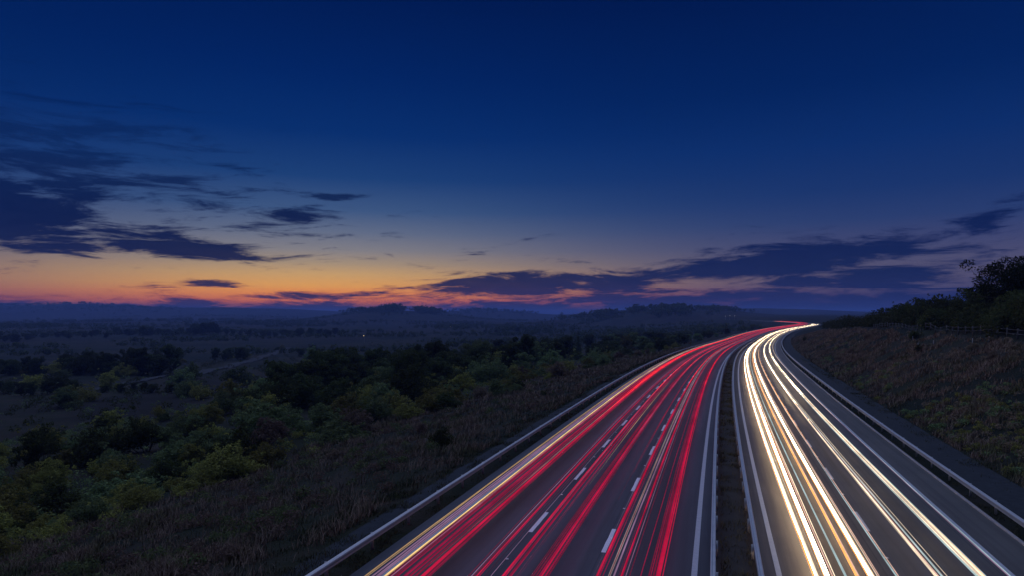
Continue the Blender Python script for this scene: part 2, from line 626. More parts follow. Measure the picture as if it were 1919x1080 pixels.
def strip(name, t0, t1, dz, mat, y0=ROAD_Y0, y1=ROAD_Y1, n=2, parent=None, **props):
    ys = ysamp(y0, y1)
    prof = [(t, dz) for t in np.linspace(t0, t1, n)]
    v, f = sweep(ys, prof)
    me = mesh_np(name, v, f[:, ::-1] if t1 > t0 else f)
    uvl = me.uv_layers.new(name='road')
    li = np.empty(len(me.loops), np.int32)
    me.loops.foreach_get('vertex_index', li)
    uvv = np.stack([np.tile([q[0] for q in prof], len(ys)), np.repeat(ys, n)], 1)
    uvl.data.foreach_set('uv', uvv[li].astype(np.float32).ravel())
    return obj(name, me, mat, parent, **props)


left_road = strip('left_carriageway', -13.9, -0.62, 0.0, M_ASPH_L, n=5, kind='structure')
right_road = strip('right_carriageway', 0.98, 12.0, 0.0, M_ASPH_R, n=5, kind='structure')

# dirt strip between the two median barriers, uneven
ys = np.concatenate([np.arange(-60, 130, 0.7), np.arange(130, 1150, 6.0)])
tt = np.linspace(-0.62, 0.98, 9)
P = np.stack([road_pt(ys, t, 0.0) for t in tt], 1)
bump = 0.05 + 0.16 * np.sin((tt + 0.62) / 1.6 * np.pi)[None, :] * (0.4 + fbm(P[..., 0] * 1.0, P[..., 1], 1.6, 3))
bump[:, [0, -1]] = -0.05
P[..., 2] += bump
obj('median_strip', mesh_np('median_strip', P.reshape(-1, 3), grid_faces(len(ys), len(tt))[:, ::-1], True), M_DIRT, kind='structure')

# drainage strips behind the outer barriers, kerb
v, f = sweep(ysamp(-60, 600), [(-16.6, -0.10), (-16.1, -0.01), (-15.6, -0.03)])
obj('drainage_strip', mesh_np('drainage_strip', v, f[:, ::-1]), M_GRAVEL, kind='structure')
v, f = sweep(ysamp(-60, 500), [(13.25, 0.035), (14.7, 0.075), (15.9, 0.10)])
obj('drainage_strip', mesh_np('drainage_strip', v, f[:, ::-1]), M_GRAVEL, kind='structure')
v, f = sweep(ysamp(-60, 500), [(12.0, -0.1), (12.0, 0.07), (12.02, 0.085), (12.13, 0.085), (12.14, -0.1)])
obj('kerb', mesh_np('kerb', v, f[:, ::-1]), M_KERB, kind='structure')

# painted lines
strip('edge_line', -12.75, -12.57, 0.006, M_PAINT, parent=left_road)
strip('edge_line', -1.50, -1.28, 0.006, M_PAINT, parent=left_road)
strip('edge_line', 1.60, 1.80, 0.006, M_PAINT, parent=right_road)
strip('edge_line', 10.08, 10.26, 0.006, M_PAINT, parent=right_road)


def rough_dash(y0, L, t, w, seed):
    r = np.random.default_rng(seed)
    k = 6
    yy = np.linspace(y0, y0 + L, k)
    w0 = w * (0.42 + 0.10 * r.random(k))
    w1 = w * (0.42 + 0.10 * r.random(k))
    A = np.stack([road_pt(yy[i], t - w0[i], 0.006) for i in range(k)])
    Bp = np.stack([road_pt(yy[i], t + w1[i], 0.006) for i in range(k)])
    P_ = np.stack([A, Bp], 1).reshape(-1, 3)
    return mesh_np('lane_dash', P_, grid_faces(k, 2)[:, ::-1])


stud_v, stud_f = box_np(-.06, .06, -.07, .07, 0, .022)
stud_v[4:, :2] *= 0.6
stud_me = mesh_np('road_stud', stud_v, stud_f)
M_STUD = mat_plain('stud_reflector', (.75, .70, .66), 0.25, 0.6)
stud_me.materials.append(M_STUD)
sd = 0
for road_o, t, off in ((left_road, -8.68, 26.6), (left_road, -5.08, 25.2), (right_road, 6.05, 22.0)):
    y = off - 27.6
    while y < 330:
        sd += 1
        obj('lane_dash', rough_dash(y, 2.9, t, 0.20, sd), M_PAINT_NEW if t < 0 else M_PAINT, road_o)
        if 10 < y < 170:
            s_ = obj('road_stud', stud_me, None, road_o)
            s_.location = road_pt(y + 6.0, t, 0.004)
        y += 9.2
    # beyond, dashes are too small to tell apart
    rest = []
    while y < 760:
        v = np.array([road_pt(y, t - .1, .006), road_pt(y, t + .1, .006), road_pt(y + 2.9, t + .1, .006), road_pt(y + 2.9, t - .1, .006)])
        rest.append((v, np.array([(0, 1, 2, 3)])))
        y += 9.2
    v, f = join_np(rest)
    obj('lane_dash_far', mesh_np('lane_dash_far', v, f), M_PAINT, road_o, kind='stuff')

# ------------------------------------------------------------------ crash barriers
def barrier(t, face, y1, label, wander=None, z0=0.0):
    """corrugated beam on posts; face=+1: the beam's face looks to +t"""
    root = empty('crash_barrier', road_pt(0, t, 0), label=label, category='barrier', group='crash barriers along the carriageways')
    prof = [(-.02, .69), (.0, .715), (.045, .715), (.06, .695), (.10, .695), (.115, .715), (.16, .715), (.18, .69), (.18, .60), (.165, .575), (.165, .555), (.18, .53), (.18, .49), (.155, .47),
            (.005, .47), (-.02, .49)]
    pr = [(t + face * a, z0 + z) for a, z in prof]
    v, f = sweep(ysamp(-60, y1), pr, True)
    v = v - np.array(root.location)
    obj('rail', mesh_np('rail', v, f if face > 0 else f[:, ::-1]), M_STEEL, root)
    # Z-shaped posts with a spacer block
    pv, pf = join_np([box_np(-.05, .05, -.006, .006, -.3, .70), box_np(-.05, -.038, -.05, .006, -.3, .70), box_np(.038, .05, -.006, .05, -.3, .70),
                      box_np(.05 if face > 0 else -.075, .075 if face > 0 else -.05, -.05, .05, .50, .66)])
    pv[:, 2] += z0
    me = mesh_np('post', pv, pf)
    me.materials.append(M_STEEL)
    y = -6.0
    while y < min(y1, 240):
        p = obj('post', me, None, root)
        q = road_pt(y, t - face * 0.055, 0)
        p.location = Vector(q) - root.location
        p.rotation_euler = (0, 0, -math.atan(float(np.interp(y, YR, MR))))
        y += 3.2
    far = []
    while y < y1:
        v2 = pv.copy() + road_pt(y, t - face * 0.055, 0) - np.array(root.location)
        far.append((v2, pf))
        y += 3.2
    if far:
        v, f = join_np(far)
        obj('post_far', mesh_np('post_far', v, f), M_STEEL, root, kind='stuff')
    return root


barrier(-14.45, 1, 620, 'steel crash barrier on the grass verge left of the red light trails')
barrier(-0.62, -1, 560, 'left of the two steel crash barriers in the central reservation')
barrier(0.86, 1, 560, 'right of the two steel crash barriers in the central reservation')
barrier(12.55, -1, 480, 'steel crash barrier at the foot of the right-hand bank', z0=0.02)

# ------------------------------------------------------------------ light trails of the traffic
def mat_glow(name, c, strength):
    m, gg, out = material(name)
    p = objco(gg)
    n = gg.noise(p, 0.22, 5.0, 0.7)
    e = gg.node('ShaderNodeEmission')
    e.inputs['Color'].default_value = (*c, 1.0)
    gg.put(e.inputs['Strength'], gg.m('MULTIPLY', gg.m('ADD', 0.1, gg.m('MULTIPLY', n, 1.8)), strength))
    gg.l.new(e.outputs[0], out.inputs['Surface'])
    return m


GL = {
    'red': mat_glow('glow_red', (1.0, .018, .10), 0.52),
    'redhot': mat_glow('glow_red_bright', (1.0, .028, .045), 1.35),
    'crim': mat_glow('glow_crimson', (1.0, .025, .16), 0.29),
    'dim': mat_glow('glow_crimson_dim', (1.0, .05, .2), 0.17),
    'amber': mat_glow('glow_amber', (1.0, .66, .26), 1.15),
    'gold': mat_glow('glow_gold_dim', (1.0, .62, .30), 0.42),
    'mauve': mat_glow('glow_mauve', (.80, .45, .80), 0.30),
    'grey': mat_glow('glow_grey', (.80, .66, .66), 0.30),
    'white': mat_glow('glow_white', (1.0, .77, .50), 12.0),
    'soft': mat_glow('glow_soft_white', (1.0, .80, .58), 1.5),
    'cream': mat_glow('glow_cream', (1.0, .80, .58), 0.8),
    'teal': mat_glow('glow_teal', (.68, .92, .96), 0.55),
    'orange': mat_glow('glow_orange', (1.0, .42, .13), 1.5),
    'pink': mat_glow('glow_pink', (1.0, .60, .48), 0.9),
}


WY = 742


def trail(label, group, *args, y0=-50):
    """strands: (t, height, radius, glow, y0, y1)"""
    y1, strands = args if len(args) == 2 else (965, args[0])
    root = empty('light_trail', road_pt(25, strands[0][0], 0), label=label, category='light trail', group=group)
    o = np.array(root.location)
    ph0 = random.random() * 50
    tm = np.mean([q[0] for q in strands])
    kinds = [q[3] for q in strands]
    extra = []
    if 'red' in kinds or 'crim' in kinds:
        for _ in range(8):
            extra.append((tm + random.gauss(0, .19), random.uniform(.7, 1.0), random.uniform(.008, .016), random.choice(['dim', 'crim', 'dim', 'crim', 'dim', 'mauve', 'red', 'red']), random.choice([y0, y0, 20, 35]), random.choice([y1, 120, 260])))
    if 'white' in kinds:
        for _ in range(10):
            extra.append((tm + random.gauss(0, .11), random.uniform(.55, .75), random.uniform(.007, .014), random.choice(['cream', 'cream', 'pink', 'orange']), random.choice([y0, y0, 22, 30]), random.choice([y1, 140, 300])))
    for st in strands + extra:
        t, h, r, gl = st[:4]
        a = st[4] if len(st) > 4 else y0
        b = st[5] if len(st) > 5 else y1
        drift = st[6] if len(st) > 6 else 0.0
        ys = ysamp(a, b)
        ph = random.random() * 50
        w = (vnoise(ys / 9.0 + ph, ys * 0 + ph) - 0.5) * 0.035 + (vnoise(ys / 70.0 + ph0, ys * 0 + 3 + ph0) - 0.5) * 0.24
        w = w + drift * ss(60, 260, ys)
        hh = h + (vnoise(ys / 5.0 + ph, ys * 0 + 9 + ph) - 0.5) * 0.03
        path = road_pt(ys, t, 0.0)
        c = 1 / np.sqrt(1 + np.interp(ys, YR, MR) ** 2)
        path[:, 0] += w * c
        path[:, 1] -= w * c * np.interp(ys, YR, MR)
        path[:, 2] += hh
        rr = np.full(len(ys), r)
        if a > 0:
            rr *= 0.1 + 0.9 * ss(a, a + 22, ys)
        if b < 900:
            rr *= 1 - 0.9 * ss(b - 25, b, ys)
        if group == TW:
            rr *= 1 - 0.45 * ss(70, 320, ys)
        rr[0] = rr[-1] = 0.002
        v, f = tube_np(path - o, rr, 5)
        obj('strand', mesh_np('strand', v, f, True), GL[gl], root)
    return root


TL, TW = 'tail light trails on the left carriageway', 'headlight trails on the right carriageway'
H_ = .8
trail('thin gold light trail nearest the left verge barrier', TL, [(-12.25, H_, .022, 'gold'), (-12.19, H_, .012, 'gold')])
trail('pale mauve light trail beside the amber one', TL, [(-11.86, .9, .025, 'mauve'), (-11.74, .9, .03, 'mauve'), (-11.66, .9, .02, 'mauve')])
trail('bright amber light trail at the left edge of the red trails', TL, [(-11.56, .85, .040, 'amber'), (-11.50, .85, .025, 'gold')])
trail('dim crimson light trail between the amber trail and the broad red bundle', TL, [(-11.28, .8, .025, 'dim'), (-11.18, .8, .03, 'dim'), (-11.05, .8, .02, 'crim', 60)])
trail('broad bright red bundle of light trails in the left lane', TL, [
    (-10.80, .85, .035, 'crim'), (-10.70, .8, .03, 'crim'), (-10.62, .9, .022, 'dim'), (-10.50, .8, .022, 'dim'), (-10.40, .85, .016, 'grey', 20, 120),
    (-10.30, .8, .03, 'red'), (-10.20, .85, .035, 'red'), (-10.12, .8, .02, 'crim'), (-10.45, .95, .05, 'redhot', 62), (-10.25, .95, .05, 'redhot', 50), (-10.7, .95, .03, 'redhot', 75)])
trail('thin red light trail running just left of the first row of lane dashes', TL, [(-8.52, .8, .02, 'red'), (-8.44, .82, .018, 'crim'), (-8.3, .8, .02, 'red', 75)])
trail('red light trail just right of the first row of lane dashes', TL, [
    (-7.72, .8, .032, 'red'), (-7.62, .82, .03, 'crim'), (-7.52, .8, .02, 'dim'), (-7.42, .84, .025, 'crim'), (-7.66, .9, .04, 'redhot', 60), (-7.05, .85, .02, 'gold', 32, 90)])
trail('dark crimson bundle of light trails in the middle lane', TL, [
    (-6.38, .8, .03, 'crim'), (-6.29, .83, .028, 'red'), (-6.2, .8, .03, 'crim'), (-6.1, .8, .02, 'dim'), (-6.25, .9, .035, 'redhot', 85), (-6.5, .8, .02, 'dim')])
trail('faint crimson light trail over the second row of lane dashes', TL, [(-5.12, .8, .022, 'dim', 30), (-5.05, .8, .02, 'dim', 38)])
trail('bright red light trail just right of the second row of lane dashes', TL, [(-4.54, .8, .034, 'red'), (-4.46, .82, .022, 'crim'), (-4.5, .9, .035, 'redhot', 70)])
trail('pair of greyish light trails between two red ones', TL, [(-4.18, .8, .016, 'grey'), (-4.12, .8, .014, 'grey'), (-3.98, .85, .03, 'mauve'), (-3.92, .85, .016, 'grey', 30)])
trail('single red light trail right of the greyish pair', TL, [(-3.80, .8, .03, 'red'), (-3.75, .82, .02, 'crim')])
trail('faint thin crimson light trail left of the last red one', TL, [(-2.82, .8, .02, 'dim'), (-2.75, .8, .016, 'crim')])
trail('bright red light trail nearest the central reservation', TL, [(-2.52, .8, .032, 'red'), (-2.45, .82, .030, 'red'), (-2.58, .8, .018, 'crim'), (-2.5, .9, .035, 'redhot', 70)])
HW = .65
trail('white light trail with orange edge nearest the central reservation', TW, WY, [
    (2.74, HW, .030, 'orange'), (2.80, HW, .030, 'white'), (2.88, HW, .04, 'soft')])
trail('broadest white light trail, second from the central reservation', TW, WY, [
    (3.14, HW, .022, 'orange'), (3.20, HW, .038, 'white'), (3.30, HW, .026, 'white'), (3.43, .68, .02, 'pink'), (3.50, .68, .016, 'soft')])
trail('thin pale teal light trail between white and orange trails', TW, WY, [(3.86, HW, .026, 'teal'), (3.90, HW, .018, 'teal')])
trail('orange light trail in the inner lane of the right carriageway', TW, WY, [(4.17, .75, .045, 'orange'), (4.24, .75, .03, 'pink')])
trail('broad white light trail with pink edge beside the orange one', TW, WY, [
    (4.56, HW, .025, 'orange'), (4.62, HW, .036, 'white'), (4.71, HW, .026, 'white'), (4.86, .68, .02, 'pink'), (4.92, .68, .015, 'pink')])
trail('thin broken white and amber light trail along the lane dashes', TW, WY, [(5.70, .5, .030, 'teal', -40, 52), (5.77, .5, .016, 'pink', -40, 75), (5.79, .5, .03, 'orange', 42, 200), (5.7, .5, .02, 'soft', 40)])
trail('pale yellow white light trail, first of two in the outer lane', TW, WY, [
    (6.98, HW, .035, 'soft'), (7.04, HW, .02, 'pink'), (7.16, HW, .032, 'teal'), (7.05, HW, .036, 'white', 58), (7.18, HW, .03, 'soft', 42)])
trail('pale white light trail with dark gap, second of two in the outer lane', TW, WY, [
    (8.32, HW, .04, 'teal'), (8.36, HW, .03, 'soft'), (8.56, HW, .03, 'soft'), (8.62, HW, .022, 'teal'), (8.38, HW, .034, 'white', 60), (8.58, HW, .026, 'white', 70)])
trail('thin lilac white light trail above the hard shoulder line', TW, WY, [(9.46, .6, .018, 'mauve'), (9.52, .6, .016, 'teal', -40, 60), (9.5, .6, .028, 'soft', 58)])


# ------------------------------------------------------------------ grass: blades on the verges and slopes
def grass(name, tlo, thi, ylo, yhi, count, hmin, hmax, w, mat, label, lean=0.5, clump=1.3, dens=None, seed=1, wind=(0.12, -0.05), base=None):
    r = np.random.default_rng(seed)
    n = int(count * 3.0)
    yy = ylo * (yhi / ylo) ** (r.random(n)) if ylo > 0 else ylo + (yhi - ylo) * r.random(n)
    t = tlo + (thi - tlo) * r.random(n)
    p = road_pt(yy, 0, 0)
    m = np.interp(yy, YR, MR)
    c = 1 / np.sqrt(1 + m * m)
    x = p[:, 0] + t * c
    y = p[:, 1] - t * m * c
    k = fbm(x * .8 + y * .6 + 300, y * .8 - x * .6 + 300, clump, 3)
    k2 = fbm(x * .4 - y * .9 + 500, y * .4 + x * .9 + 40, clump * 5, 2)
    keep = r.random(n) < np.clip((k - 0.36) * 5.0, 0.03, 1) * np.clip((k2 - 0.15) * 3, 0.25, 1)
    x, y, k, k2, yy = x[keep][:count], y[keep][:count], k[keep][:count], k2[keep][:count], yy[keep][:count]
    n = len(x)
    z = np.maximum(height(x, y), road_z(yy) - 40) - 0.03
    if base is not None:
        z = road_z(yy) + base
    dist = np.hypot(x, y)
    wf = np.maximum(1, dist / 45.0)
    L = (hmin + (hmax - hmin) * r.random(n) ** 1.6) * np.clip(0.45 + 1.3 * (k - 0.25), 0.4, 1.4)
    th = r.random(n) * 2 * np.pi
    ln = lean * (0.3 + r.random(n))
    dxy = np.stack([np.cos(th) * ln + wind[0], np.sin(th) * ln + wind[1]], 1) * L[:, None]
    bt = th + np.pi / 2 + (r.random(n) - .5)
    bw = np.stack([np.cos(bt), np.sin(bt)], 1) * (w * (0.6 + 0.8 * r.random(n)) * wf)[:, None]
    b0 = np.stack([x - bw[:, 0], y - bw[:, 1], z], 1)
    b1 = np.stack([x + bw[:, 0], y + bw[:, 1], z], 1)
    m0 = np.stack([x - bw[:, 0] * .7 + dxy[:, 0] * .4, y - bw[:, 1] * .7 + dxy[:, 1] * .4, z + L * .62], 1)
    m1 = np.stack([x + bw[:, 0] * .7 + dxy[:, 0] * .4, y + bw[:, 1] * .7 + dxy[:, 1] * .4, z + L * .62], 1)
    tp = np.stack([x + dxy[:, 0], y + dxy[:, 1], z + L * .95], 1)
    V_ = np.stack([b0, b1, m1, m0, tp], 1).reshape(-1, 3)
    i = np.arange(n)[:, None] * 5
    f_ = np.concatenate([i + np.array([[0, 1, 2]]), i + np.array([[0, 2, 3]]), i + np.array([[3, 2, 4]])])
    return obj(name, mesh_np(name, V_, f_), mat, kind='stuff', label=label, category='grass')


def mat_grass(name, cols, scale=0.25):
    m, gg, out = material(name)
    geo = gg.node('ShaderNodeNewGeometry')
    n = gg.noise(geo.outputs['Position'], scale, 4.0, 0.55)
    c = gg.ramp(gg.sstep(n, 0.3, 0.7), cols)
    v = gg.m('ADD', 0.6, gg.m('MULTIPLY', geo.outputs['Random Per Island'], 0.8))
    hs = gg.node('ShaderNodeHueSaturation')
    gg.put(hs.inputs['Value'], v)
    gg.l.new(c, hs.inputs['Color'])
    d = gg.node('ShaderNodeBsdfDiffuse')
    gg.l.new(hs.outputs[0], d.inputs['Color'])
    gg.l.new(d.outputs[0], out.inputs['Surface'])
    return m


MG_BROWN = mat_grass('dry_grass', [(0.0, (.12, .11, .05)), (0.45, (.27, .18, .12)), (0.75, (.22, .15, .105)), (1.0, (.10, .105, .045))])
MG_BANK = mat_grass('bank_grass', [(0.0, (.15, .115, .075)), (0.5, (.27, .18, .125)), (1.0, (.12, .115, .05))])
MG_VERGE = mat_grass('verge_grass', [(0.0, (.060, .070, .030)), (0.5, (.085, .072, .042)), (1.0, (.040, .052, .024))], 0.9)
MG_MED = mat_grass('median_weeds', [(0.0, (.06, .045, .03)), (0.5, (.15, .12, .045)), (1.0, (.05, .04, .03))], 0.8)

grass('slope_grass', -47, -16.9, 8, 210, 150000, .22, .95, .017, MG_BROWN, 'rough brown dry grass on the slope below the left barrier', 0.6, 1.6, seed=11)
grass('verge_grass', -15.4, -13.95, 8, 160, 24000, .06, .22, .010, MG_VERGE, 'short grass under the left crash barrier', 0.7, 0.9, seed=12)
grass('verge_grass', -19.5, -15.5, 8, 160, 46000, .08, .40, .012, MG_VERGE, 'green grass edging the left drainage strip', 0.7, 1.0, seed=13)
grass('bank_grass', 16.0, 29.6, 14, 330, 130000, .22, .90, .017, MG_BANK, 'rough dark grass on the right-hand bank', 0.6, 1.8, seed=14)
grass('verge_grass', 14.6, 17.2, 10, 160, 26000, .08, .30, .011, MG_VERGE, 'grass edging the foot of the right-hand bank', 0.7, 0.9, seed=18)
grass('verge_grass', 12.2, 13.4, 10, 120, 14000, .05, .22, .010, MG_VERGE, 'short grass under the right crash barrier', 0.7, 0.8, seed=15)
grass('median_weeds', -0.42, 0.75, 8, 130, 15000, .08, .34, .010, MG_MED, 'dry weeds between the two median barriers', 0.8, 0.7, seed=16, base=0.13)


# ------------------------------------------------------------------ shrubs and trees
def leaves(centres, radii, count, size, seed, flat=0.85, up=0.25):
    r = np.random.default_rng(seed)
    centres = np.asarray(centres, float)
    radii = np.asarray(radii, float)
    pr = radii ** 2
    idx = r.choice(len(radii), count, p=pr / pr.sum())
    d = r.normal(size=(count, 3))
    d[:, 2] += up
    d /= np.linalg.norm(d, axis=1)[:, None]
    rr = radii[idx] * (0.45 + 0.62 * r.random(count) ** 0.6)
    p = centres[idx] + d * rr[:, None] * np.array([1, 1, flat])
    nrm = d + r.normal(size=(count, 3)) * 0.55
    nrm /= np.linalg.norm(nrm, axis=1)[:, None]
    a = np.cross(nrm, r.normal(size=(count, 3)))
    a /= np.linalg.norm(a, axis=1)[:, None] + 1e-9
    b = np.cross(nrm, a)
    L = (size * (0.55 + 0.9 * r.random(count)))[:, None]
    W = L * (0.45 + 0.25 * r.random(count))[:, None]
    V_ = np.stack([p - a * L, p + b * W - a * L * .1, p + a * L, p - b * W - a * L * .1], 1).reshape(-1, 3)
    f_ = np.arange(count * 4).reshape(-1, 4)
    return V_, f_


def limb(p0, p1, r0, r1, bend, r, n=5, sides=5):
    p0, p1 = np.asarray(p0, float), np.asarray(p1, float)
    u = np.linspace(0, 1, n)[:, None]
    off = r.normal(size=3) * bend * np.linalg.norm(p1 - p0)
    path = p0 + (p1 - p0) * u + off * (np.sin(np.pi * u))
    return tube_np(path, np.linspace(r0, r1, n), sides)


def make_shrub(seed, h, w, nleaf, lsize):
    r = np.random.default_rng(seed)
    k = r.integers(20, 30)
    C, Rr, stems = [], [], []
    lob = r.random(3) * 2 * np.pi                      # a few main lobes make the outline uneven
    lh = 0.65 + 0.55 * r.random(3)
    for i in range(k):
        m_ = i % 3
        a = lob[m_] + r.normal() * .75
        q = r.random() ** 0.7
        rad_ = (0.085 + 0.13 * r.random()) * w
        x, y = math.cos(a) * q * w * .46, math.sin(a) * q * w * .46
        top = h * lh[m_] * (1 - 0.40 * q * q) * (0.7 + 0.4 * r.random())
        z = max(top - rad_ * .8, rad_ * .35) if r.random() < .6 else top * (0.2 + 0.35 * r.random())
        C.append((x, y, z))
        Rr.append(rad_)
        if i < 11:
            stems.append(limb((x * .1, y * .1, -.25), (x, y, z), .035, .012, .08, r, 4, 4))
    for i in range(int(k * 1.5)):                      # wispy shoots that break the outline
        b = C[r.integers(0, k)]
        d = r.normal(size=3) * np.array([.16, .16, .10]) * w
        e = (b[0] + d[0], b[1] + d[1], max(.1, b[2] + abs(d[2]) * 1.6))
        C.append(e)
        Rr.append(0.03 * w + .05 * w * r.random())
        stems.append(limb(b, e, .014, .006, .05, r, 3, 4))
    v, f = leaves(C, Rr, nleaf, lsize, seed + 50)
    sv, sf = join_np(stems)
    return mesh_np('foliage', v, f), mesh_np('stems', sv, sf)


def make_tree(seed, h, spread, nleaf, lsize, clear=0.18, airy=False, nl=9):
    r = np.random.default_rng(seed)
    tr = h * 0.022
    parts = []
    top = np.array([r.normal() * .03 * h, r.normal() * .03 * h, h * .72])
    path = np.array([[0, 0, -.5], [0, 0, h * .1], [top[0] * .3, top[1] * .3, h * .3], [top[0] * .7, top[1] * .7, h * .52], top])
    parts.append(tube_np(path, np.array([1.25, 1.0, .8, .5, .18]) * tr, 7))
    C, Rr = [], []
    C.append(top + np.array([0, 0, h * .08]))
    Rr.append(h * .13)
    for i in range(nl):
        z0 = h * (clear + .05 + (.62 - clear) * (i / nl))
        a = i * 2.4 + r.random()
        reach = spread * (0.55 + .5 * r.random()) * (1.0 - 0.45 * max(0, (i / nl - .45)))
        p0 = np.array([top[0] * z0 / h, top[1] * z0 / h, z0])
        p1 = p0 + np.array([math.cos(a) * reach, math.sin(a) * reach, h * (.12 + .16 * r.random())])
        parts.append(limb(p0, p1, tr * .42, tr * .12, .08, r))
        for j in range(4):
            q = p0 + (p1 - p0) * (.45 + .18 * j) + r.normal(size=3) * reach * .14
            q[2] += h * .04 * r.random()
            if j >= 1:
                parts.append(limb(p0 + (p1 - p0) * (.35 + .15 * j), q, tr * .16, tr * .06, .06, r, 4, 4))
            C.append(q)
            Rr.append(spread * (0.12 + .15 * r.random()) * (1.05 if airy else 1.0))
    if not airy:
        for i in range(10):
            a = r.random() * 2 * np.pi
            q = spread * .55 * r.random()
            C.append(np.array([math.cos(a) * q, math.sin(a) * q, h * (.35 + .48 * r.random())]))
            Rr.append(spread * (.22 + .14 * r.random()))
    v, f = leaves(C, Rr, nleaf, lsize, seed + 99, 0.8)
    tv, tf = join_np(parts)
    return mesh_np('crown', v, f), mesh_np('trunk', tv, tf, True)


def make_conifer(seed, h, w, nleaf, lsize):
    r = np.random.default_rng(seed)
    parts = [tube_np(np.array([[0, 0, -.5], [0, 0, h * .5], [0, 0, h]]), np.array([.025, .015, .003]) * h, 6)]
    C, Rr = [], []
    for i in range(26):
        z = h * (.10 + .86 * i / 26)
        a = i * 2.4
        q = w * .5 * (1 - z / h) ** .8 * (.5 + .5 * r.random())
        C.append((math.cos(a) * q * .7, math.sin(a) * q * .7, z))
        Rr.append(max(.10 * w, w * .30 * (1 - z / h) + .05 * w))
        parts.append(limb((0, 0, z), (math.cos(a) * q, math.sin(a) * q, z - .03 * h), .008 * h, .003 * h, .02, r, 3, 4))
    v, f = leaves(C, Rr, nleaf, lsize, seed + 5, .9)
    tv, tf = join_np(parts)
    return mesh_np('crown', v, f), mesh_np('trunk', tv, tf, True)


def plant(name, pair, names, mats, loc, sc, rz, label, cat, group, sz=None):
    root = empty(name, loc, rz, label=label, category=cat, group=group)
    root.scale = (sc, sc, sz if sz else sc)
    for me, nm, mt in zip(pair, names, mats):
        if not me.materials:
            me.materials.append(mt)
        o = bpy.data.objects.new(nm, me)
        col.objects.link(o)
        o.parent = root
    return root


def with_mat(pair, mt):
    a = pair[0].copy()
    a.materials.clear()
    a.materials.append(mt)
    return (a, pair[1])


SH = [make_shrub(100 + i, 2.2 + .4 * (i % 3), 3.4 + .5 * (i % 2), 3800, .092) for i in range(7)]
SH_Y = [with_mat(p, M_LEAF_Y) for p in SH]
SH_G = [with_mat(p, M_LEAF_G) for p in SH]
SH_D = [with_mat(p, M_LEAF_D) for p in SH]
SH_B = [with_mat(p, M_LEAF_B) for p in SH[:3]]
TR = [make_tree(200 + i, 10.0, 3.6 + .5 * (i % 3), 6500, .19, .10, nl=12) for i in range(6)]
TR_D = [with_mat(p, M_LEAF_D) for p in TR]
TR_G = [with_mat(p, M_LEAF_G) for p in TR[:3]]
CON = [with_mat(make_conifer(300 + i, 12.0, 4.6, 2600, .22), M_LEAF_D) for i in range(2)]
OAK = [make_tree(400, 11.0, 6.8, 17000, .16, .12, True, 20), make_tree(401, 7.0, 4.2, 4200, .15, .30, True, 10), make_tree(402, 4.6, 2.4, 1100, .14, .3, True, 8)]

placed = []


def free(p, r_):
    for q, s in placed:
        if (q[0] - p[0]) ** 2 + (q[1] - p[1]) ** 2 < (r_ + s) ** 2 * 0.72:
            return False
    return True


def put(kind, pool, p, sc, label, group, cat='shrub', rot=None, sz=None, sink=None):
    sink = (0.1 if cat == 'shrub' else (1.9 if 'fields' in group else 1.1)) * sc if sink is None else sink
    parts_ = ('foliage', 'stems') if cat == 'shrub' else ('crown', 'trunk')
    mats = (None, M_BARK)
    pair = random.choice(pool)
    return plant(kind, pair, parts_, mats, (p[0], p[1], float(height(p[0], p[1])) - sink), sc, random.random() * 6.28 if rot is None else rot, label, cat, group, sc * random.uniform(.75, 1.15))


def on(t, y):
    q = road_pt(y, t, 0)
    return np.array([q[0], q[1], float(height(q[0], q[1]))])


SITES = []   # (kind, colour word, zone phrase, p, scale, cat)


def scatter(n, tlo, thi, ylo, yhi, smin, smax, rbase, chooser, seed, cond=None, tries=30):
    r = np.random.default_rng(seed)
    made = 0
    for _ in range(n * tries):
        if made >= n:
            break
        y = ylo * (yhi / ylo) ** r.random()
        t = tlo + (thi - tlo) * r.random()
        p = on(t, y)
        if p[1] < 6:
            continue
        px, py = pix(p)
        if px < -120 or px > 2080 or (cond and not cond(px, py, t, y)):
            continue
        sc = smin + (smax - smin) * r.random() ** 1.5
        if px < 420 and y < 110:
            sc *= 0.66
        if not free(p, rbase * sc):
            continue
        placed.append((p, rbase * sc))
        chooser(p, sc, px, py, r)
        made += 1


def site(kind, pool, cat, zone, colour):
    def f_(p, sc, px, py, r):
        SITES.append((kind, pool, cat, zone, colour, p, sc))
    return f_


def mixed(opts):
    def f_(p, sc, px, py, r):
        ws = np.array([o[0] for o in opts], float)
        o = opts[r.choice(len(opts), p=ws / ws.sum())]
        o[1](p, sc, px, py, r)
    return f_


Z1 = 'in the row along the foot of the brown grass slope'
Z2 = 'in the thicket between brown slope and dark trees'
Z3 = 'in the dark wood beyond the thicket'
Z7 = 'on the lower slope beside the left barrier'
Z3B = 'in the far half of the dark wood'
Z3C = 'along the verge towards the far bend'
Z4 = 'in the low fields on the left'
Z5 = 'behind the fence on top of the right-hand bank'
Z6 = 'on the right-hand bank below the fence'
sh = lambda pool, z, c: site('shrub', pool, 'shrub', z, c)
tr_ = lambda pool, z, c: site('tree', pool, 'tree', z, c)

